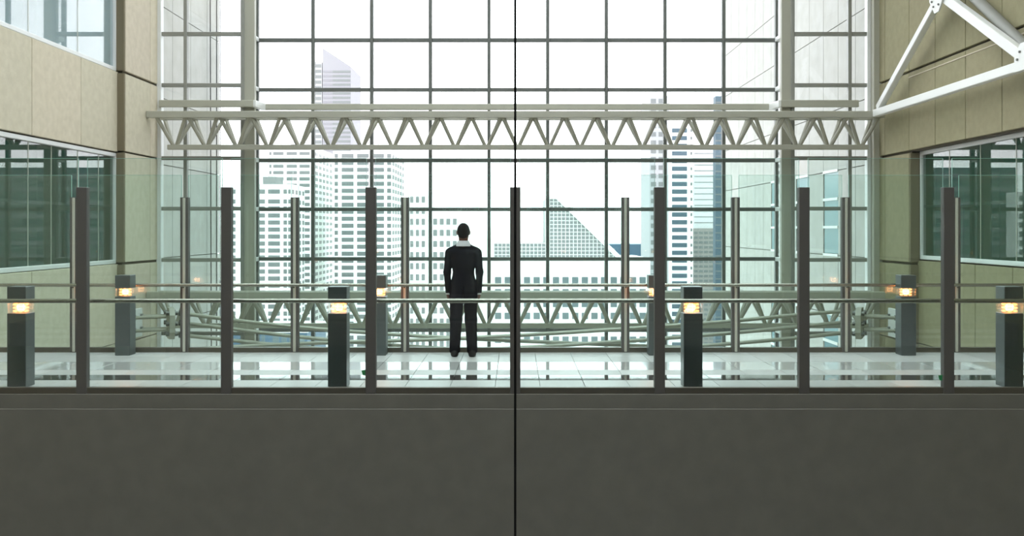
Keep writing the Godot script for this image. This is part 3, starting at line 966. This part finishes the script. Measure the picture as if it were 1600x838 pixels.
func f_shoe(p: Vector3) -> float:
	var q := Vector3(absf(p.x), p.y, p.z)
	var d := capsule(q, Vector3(0.115, 0.038, 0.055), 0.04, Vector3(0.125, 0.034, -0.15), 0.036)
	d = smin(d, capsule(q, Vector3(0.115, 0.10, 0.03), 0.045, Vector3(0.115, 0.04, 0.02), 0.045), 0.04)
	return maxf(d, -p.y)

func f_head(p: Vector3) -> float:
	var d := ellipsoid(p, Vector3(0, 1.65, 0.0), Vector3(0.076, 0.098, 0.094))
	d = smin(d, ellipsoid(p, Vector3(0, 1.585, -0.035), Vector3(0.056, 0.062, 0.058)), 0.04)
	d = smin(d, capsule(p, Vector3(0, 1.44, 0.02), 0.062, Vector3(0, 1.60, 0.005), 0.056), 0.03)
	var q := Vector3(absf(p.x), p.y, p.z)
	d = smin(d, ellipsoid(q, Vector3(0.081, 1.63, 0.004), Vector3(0.012, 0.032, 0.02)), 0.008)
	d = smin(d, capsule(p, Vector3(0, 1.655, -0.088), 0.009, Vector3(0, 1.617, -0.108), 0.014), 0.012)
	d = smin(d, capsule(q, Vector3(0.012, 1.672, -0.09), 0.009, Vector3(0.048, 1.672, -0.075), 0.008), 0.015)
	d = maxf(d, -ellipsoid(q, Vector3(0.031, 1.648, -0.095), Vector3(0.016, 0.009, 0.010)))
	d = smin(d, capsule(q, Vector3(0.0, 1.582, -0.092), 0.009, Vector3(0.018, 1.583, -0.086), 0.006), 0.006)
	return d

func f_body(p: Vector3) -> float:
	var q := Vector3(absf(p.x), p.y, p.z)
	var d := ellipsoid(q, Vector3(0, 1.2, 0), Vector3(0.13, 0.25, 0.09))
	d = smin(d, ellipsoid(q, Vector3(0, 0.92, 0), Vector3(0.13, 0.12, 0.09)), 0.06)
	d = smin(d, capsule(q, Vector3(0, 1.36, 0.01), 0.06, Vector3(0.165, 1.37, 0.005), 0.045), 0.05)
	d = smin(d, capsule(q, Vector3(0.183, 1.36, 0.005), 0.044, Vector3(0.208, 1.10, 0.03), 0.034), 0.02)
	d = smin(d, capsule(q, Vector3(0.208, 1.10, 0.03), 0.034, Vector3(0.200, 0.835, -0.03), 0.026), 0.02)
	d = smin(d, capsule(q, Vector3(0.086, 0.84, 0.0), 0.075, Vector3(0.098, 0.48, -0.01), 0.052), 0.03)
	d = smin(d, capsule(q, Vector3(0.098, 0.48, -0.01), 0.052, Vector3(0.115, 0.08, 0.01), 0.038), 0.03)
	d = smin(d, capsule(p, Vector3(0, 1.36, 0.02), 0.07, Vector3(0, 1.47, 0.018), 0.058), 0.04)
	return d

var hand_bones := []

func hand_setup() -> void:
	# right hand, hanging and loosely curled towards the front (-z); mirrored for the left
	var w := Vector3(0.200, 0.835, -0.03)
	hand_bones = [[w, 0.024, w + Vector3(0.0, -0.03, -0.006), 0.026]]
	for i in 4:
		var zz := -0.045 + i * 0.021
		var k := w + Vector3(0.004, -0.088, -0.008 + zz + 0.014)
		hand_bones.append([w + Vector3(0.0, -0.025, -0.006 + zz * 0.5), 0.017, k, 0.012])
		var l: float = [0.034, 0.038, 0.036, 0.028][i]
		var m: Vector3 = k + Vector3(-0.012, -l, -0.004)
		var n: Vector3 = m + Vector3(-0.02, -l * 0.6, -0.004)
		var e: Vector3 = n + Vector3(-0.018, -l * 0.25, 0.0)
		hand_bones.append([k, 0.011, m, 0.0095])
		hand_bones.append([m, 0.0095, n, 0.0088])
		hand_bones.append([n, 0.0088, e, 0.0078])
	hand_bones.append([w + Vector3(-0.004, -0.03, -0.022), 0.015, w + Vector3(-0.016, -0.066, -0.052), 0.011])
	hand_bones.append([w + Vector3(-0.016, -0.066, -0.052), 0.011, w + Vector3(-0.024, -0.098, -0.055), 0.009])

func f_hand(p: Vector3) -> float:
	var q := Vector3(absf(p.x), p.y, p.z)
	var d := 1.0
	var i := 0
	for b in hand_bones:
		d = smin(d, capsule(q, b[0], b[1], b[2], b[3]), 0.012 if i % 4 == 1 else 0.004)
		i += 1
	return d

func f_hair(p: Vector3) -> float:
	var d := ellipsoid(p, Vector3(0, 1.655, 0.006), Vector3(0.084, 0.103, 0.099))
	d = smin(d, ellipsoid(p, Vector3(0, 1.585, 0.045), Vector3(0.058, 0.05, 0.045)), 0.03)
	# face and ears stay free
	var front := -0.055 - p.z + maxf(0.0, (1.70 - p.y)) * 0.9
	var low := 1.548 - p.y
	if p.y > 1.715:
		front = -1.0
	return maxf(maxf(d, front), low)

func nets(st: SurfaceTool, lo: Vector3, hi: Vector3, cell: float, f: Callable) -> void:
	var n := Vector3i(((hi - lo) / cell).ceil()) + Vector3i.ONE
	var v := PackedFloat32Array()
	v.resize(n.x * n.y * n.z)
	for k in n.z:
		for j in n.y:
			for i in n.x:
				v[i + n.x * (j + n.y * k)] = f.call(lo + Vector3(i, j, k) * cell)
	var vert := {}
	var off := [0, 1, n.x, n.x + 1, n.x * n.y, n.x * n.y + 1, n.x * n.y + n.x, n.x * n.y + n.x + 1]
	for k in n.z - 1:
		for j in n.y - 1:
			for i in n.x - 1:
				var at := i + n.x * (j + n.y * k)
				var m := 0
				for c in 8:
					if v[at + off[c]] < 0:
						m |= 1 << c
				if m == 0 or m == 255:
					continue
				var s := Vector3()
				var cnt := 0
				for e in [[0, 1], [2, 3], [4, 5], [6, 7], [0, 2], [1, 3], [4, 6], [5, 7], [0, 4], [1, 5], [2, 6], [3, 7]]:
					var a: float = v[at + off[e[0]]]
					var b: float = v[at + off[e[1]]]
					if (a < 0) != (b < 0):
						var t := a / (a - b)
						var pa := Vector3(e[0] & 1, (e[0] >> 1) & 1, e[0] >> 2)
						var pb := Vector3(e[1] & 1, (e[1] >> 1) & 1, e[1] >> 2)
						s += pa.lerp(pb, t)
						cnt += 1
				var g := Vector3(
					v[at + off[1]] + v[at + off[3]] + v[at + off[5]] + v[at + off[7]] - v[at] - v[at + off[2]] - v[at + off[4]] - v[at + off[6]],
					v[at + off[2]] + v[at + off[3]] + v[at + off[6]] + v[at + off[7]] - v[at] - v[at + off[1]] - v[at + off[4]] - v[at + off[5]],
					v[at + off[4]] + v[at + off[5]] + v[at + off[6]] + v[at + off[7]] - v[at] - v[at + off[1]] - v[at + off[2]] - v[at + off[3]])
				vert[at] = [lo + (Vector3(i, j, k) + s / cnt) * cell, g.normalized()]
	for k in range(1, n.z - 1):
		for j in range(1, n.y - 1):
			for i in range(1, n.x - 1):
				var at := i + n.x * (j + n.y * k)
				for ax in 3:
					var o1: int = [1, n.x, n.x * n.y][ax]
					var o2: int = [n.x, n.x * n.y, 1][ax]
					var o3: int = [n.x * n.y, 1, n.x][ax]
					if (v[at] < 0) == (v[at + o1] < 0):
						continue
					var q := [vert[at], vert[at - o2], vert[at - o2 - o3], vert[at - o3]]
					for tri in [[0, 1, 2], [0, 2, 3]]:
						var a: Vector3 = q[tri[0]][0]
						var b: Vector3 = q[tri[1]][0]
						var c: Vector3 = q[tri[2]][0]
						var t2: Array = tri if (c - a).cross(b - a).dot(q[tri[0]][1]) > 0 else [tri[0], tri[2], tri[1]]
						for w in t2:
							st.set_normal(q[w][1])
							st.add_vertex(q[w][0])

func build_person() -> void:
	var skin := mat(Color(0.42, 0.29, 0.23), 0.6)
	var suit := mat(Color(0.052, 0.056, 0.088), 0.9)
	suit.metallic_specular = 0.2
	var black := mat(Color(0.035, 0.033, 0.035), 0.55)
	var hair := mat(Color(0.04, 0.034, 0.033), 0.8)
	hair.metallic_specular = 0.25
	var cloth := mat(Color(0.80, 0.80, 0.80), 0.8)
	var man := thing("person", "person in a dark suit standing with back turned, looking out at the city", "person", Vector3(X(724.2, 13.07), 0, -13.07))
	hand_setup()
	var st := begin()
	nets(st, Vector3(-0.29, 0.02, -0.16), Vector3(0.29, 1.50, 0.16), 0.014, f_body)
	nets(st, Vector3(-0.11, 1.40, -0.14), Vector3(0.11, 1.77, 0.12), 0.006, f_head)
	for s in [-1.0, 1.0]:
		var c: float = s * 0.19
		nets(st, Vector3(c - 0.065, 0.62, -0.13), Vector3(c + 0.065, 0.87, 0.05), 0.005, f_hand)
	part(man, "body", st.commit(), skin)
	st = begin()
	nets(st, Vector3(-0.29, 0.74, -0.18), Vector3(0.29, 1.52, 0.18), 0.010, f_jacket)
	part(man, "jacket", st.commit(), suit)
	st = begin()
	nets(st, Vector3(-0.24, 0.02, -0.16), Vector3(0.24, 1.1, 0.16), 0.012, f_trousers)
	part(man, "trousers", st.commit(), suit)
	for s in [-1.0, 1.0]:
		st = begin()
		var x0: float = 0.05 if s > 0 else -0.20
		nets(st, Vector3(x0, -0.02, -0.22), Vector3(x0 + 0.15, 0.18, 0.13), 0.008, f_shoe)
		part(man, "shoe", st.commit(), black)
	st = begin()
	nets(st, Vector3(-0.11, 1.52, -0.13), Vector3(0.11, 1.79, 0.13), 0.006, f_hair)
	part(man, "hair", st.commit(), hair)
	for s in [-1.0, 1.0]:
		part(man, "shirt_cuff", lathe([[0.030, 0.812], [0.034, 0.812], [0.036, 0.838], [0.030, 0.838], [0.030, 0.812]], 16), cloth, Vector3(s * 0.200, 0, -0.03))
	part(man, "shirt_collar", lathe([[0.104, 1.452], [0.098, 1.475], [0.082, 1.50], [0.072, 1.522], [0.068, 1.524], [0.066, 1.50], [0.07, 1.45]], 24, 1.0, 0.92), cloth, Vector3(0, 0, 0.014))

# ---------------------------------------------------------------- glass partition in front of the viewer
func build_partition() -> void:
	var w := setting("window_5", "frameless glass partition with a dark vertical joint in front of the viewer")
	var z := -2.5
	slab(w, "pane", M.clear, Vector3(-5.0, 0.05, z - 0.006), Vector3(-0.003, 5.6, z + 0.006))
	slab(w, "pane", M.clear, Vector3(0.003, 0.05, z - 0.006), Vector3(5.0, 5.6, z + 0.006))
	slab(w, "silicone_joint", M.seal, Vector3(-0.0029, 0.05, z - 0.006), Vector3(0.0029, 5.6, z + 0.006))
	slab(w, "floor_channel", M.frame, Vector3(-5.0, 0.0, z - 0.03), Vector3(5.0, 0.05, z + 0.03), 0.003)
	slab(w, "head_channel", M.frame, Vector3(-5.0, 5.6, z - 0.03), Vector3(5.0, 5.66, z + 0.03), 0.003)
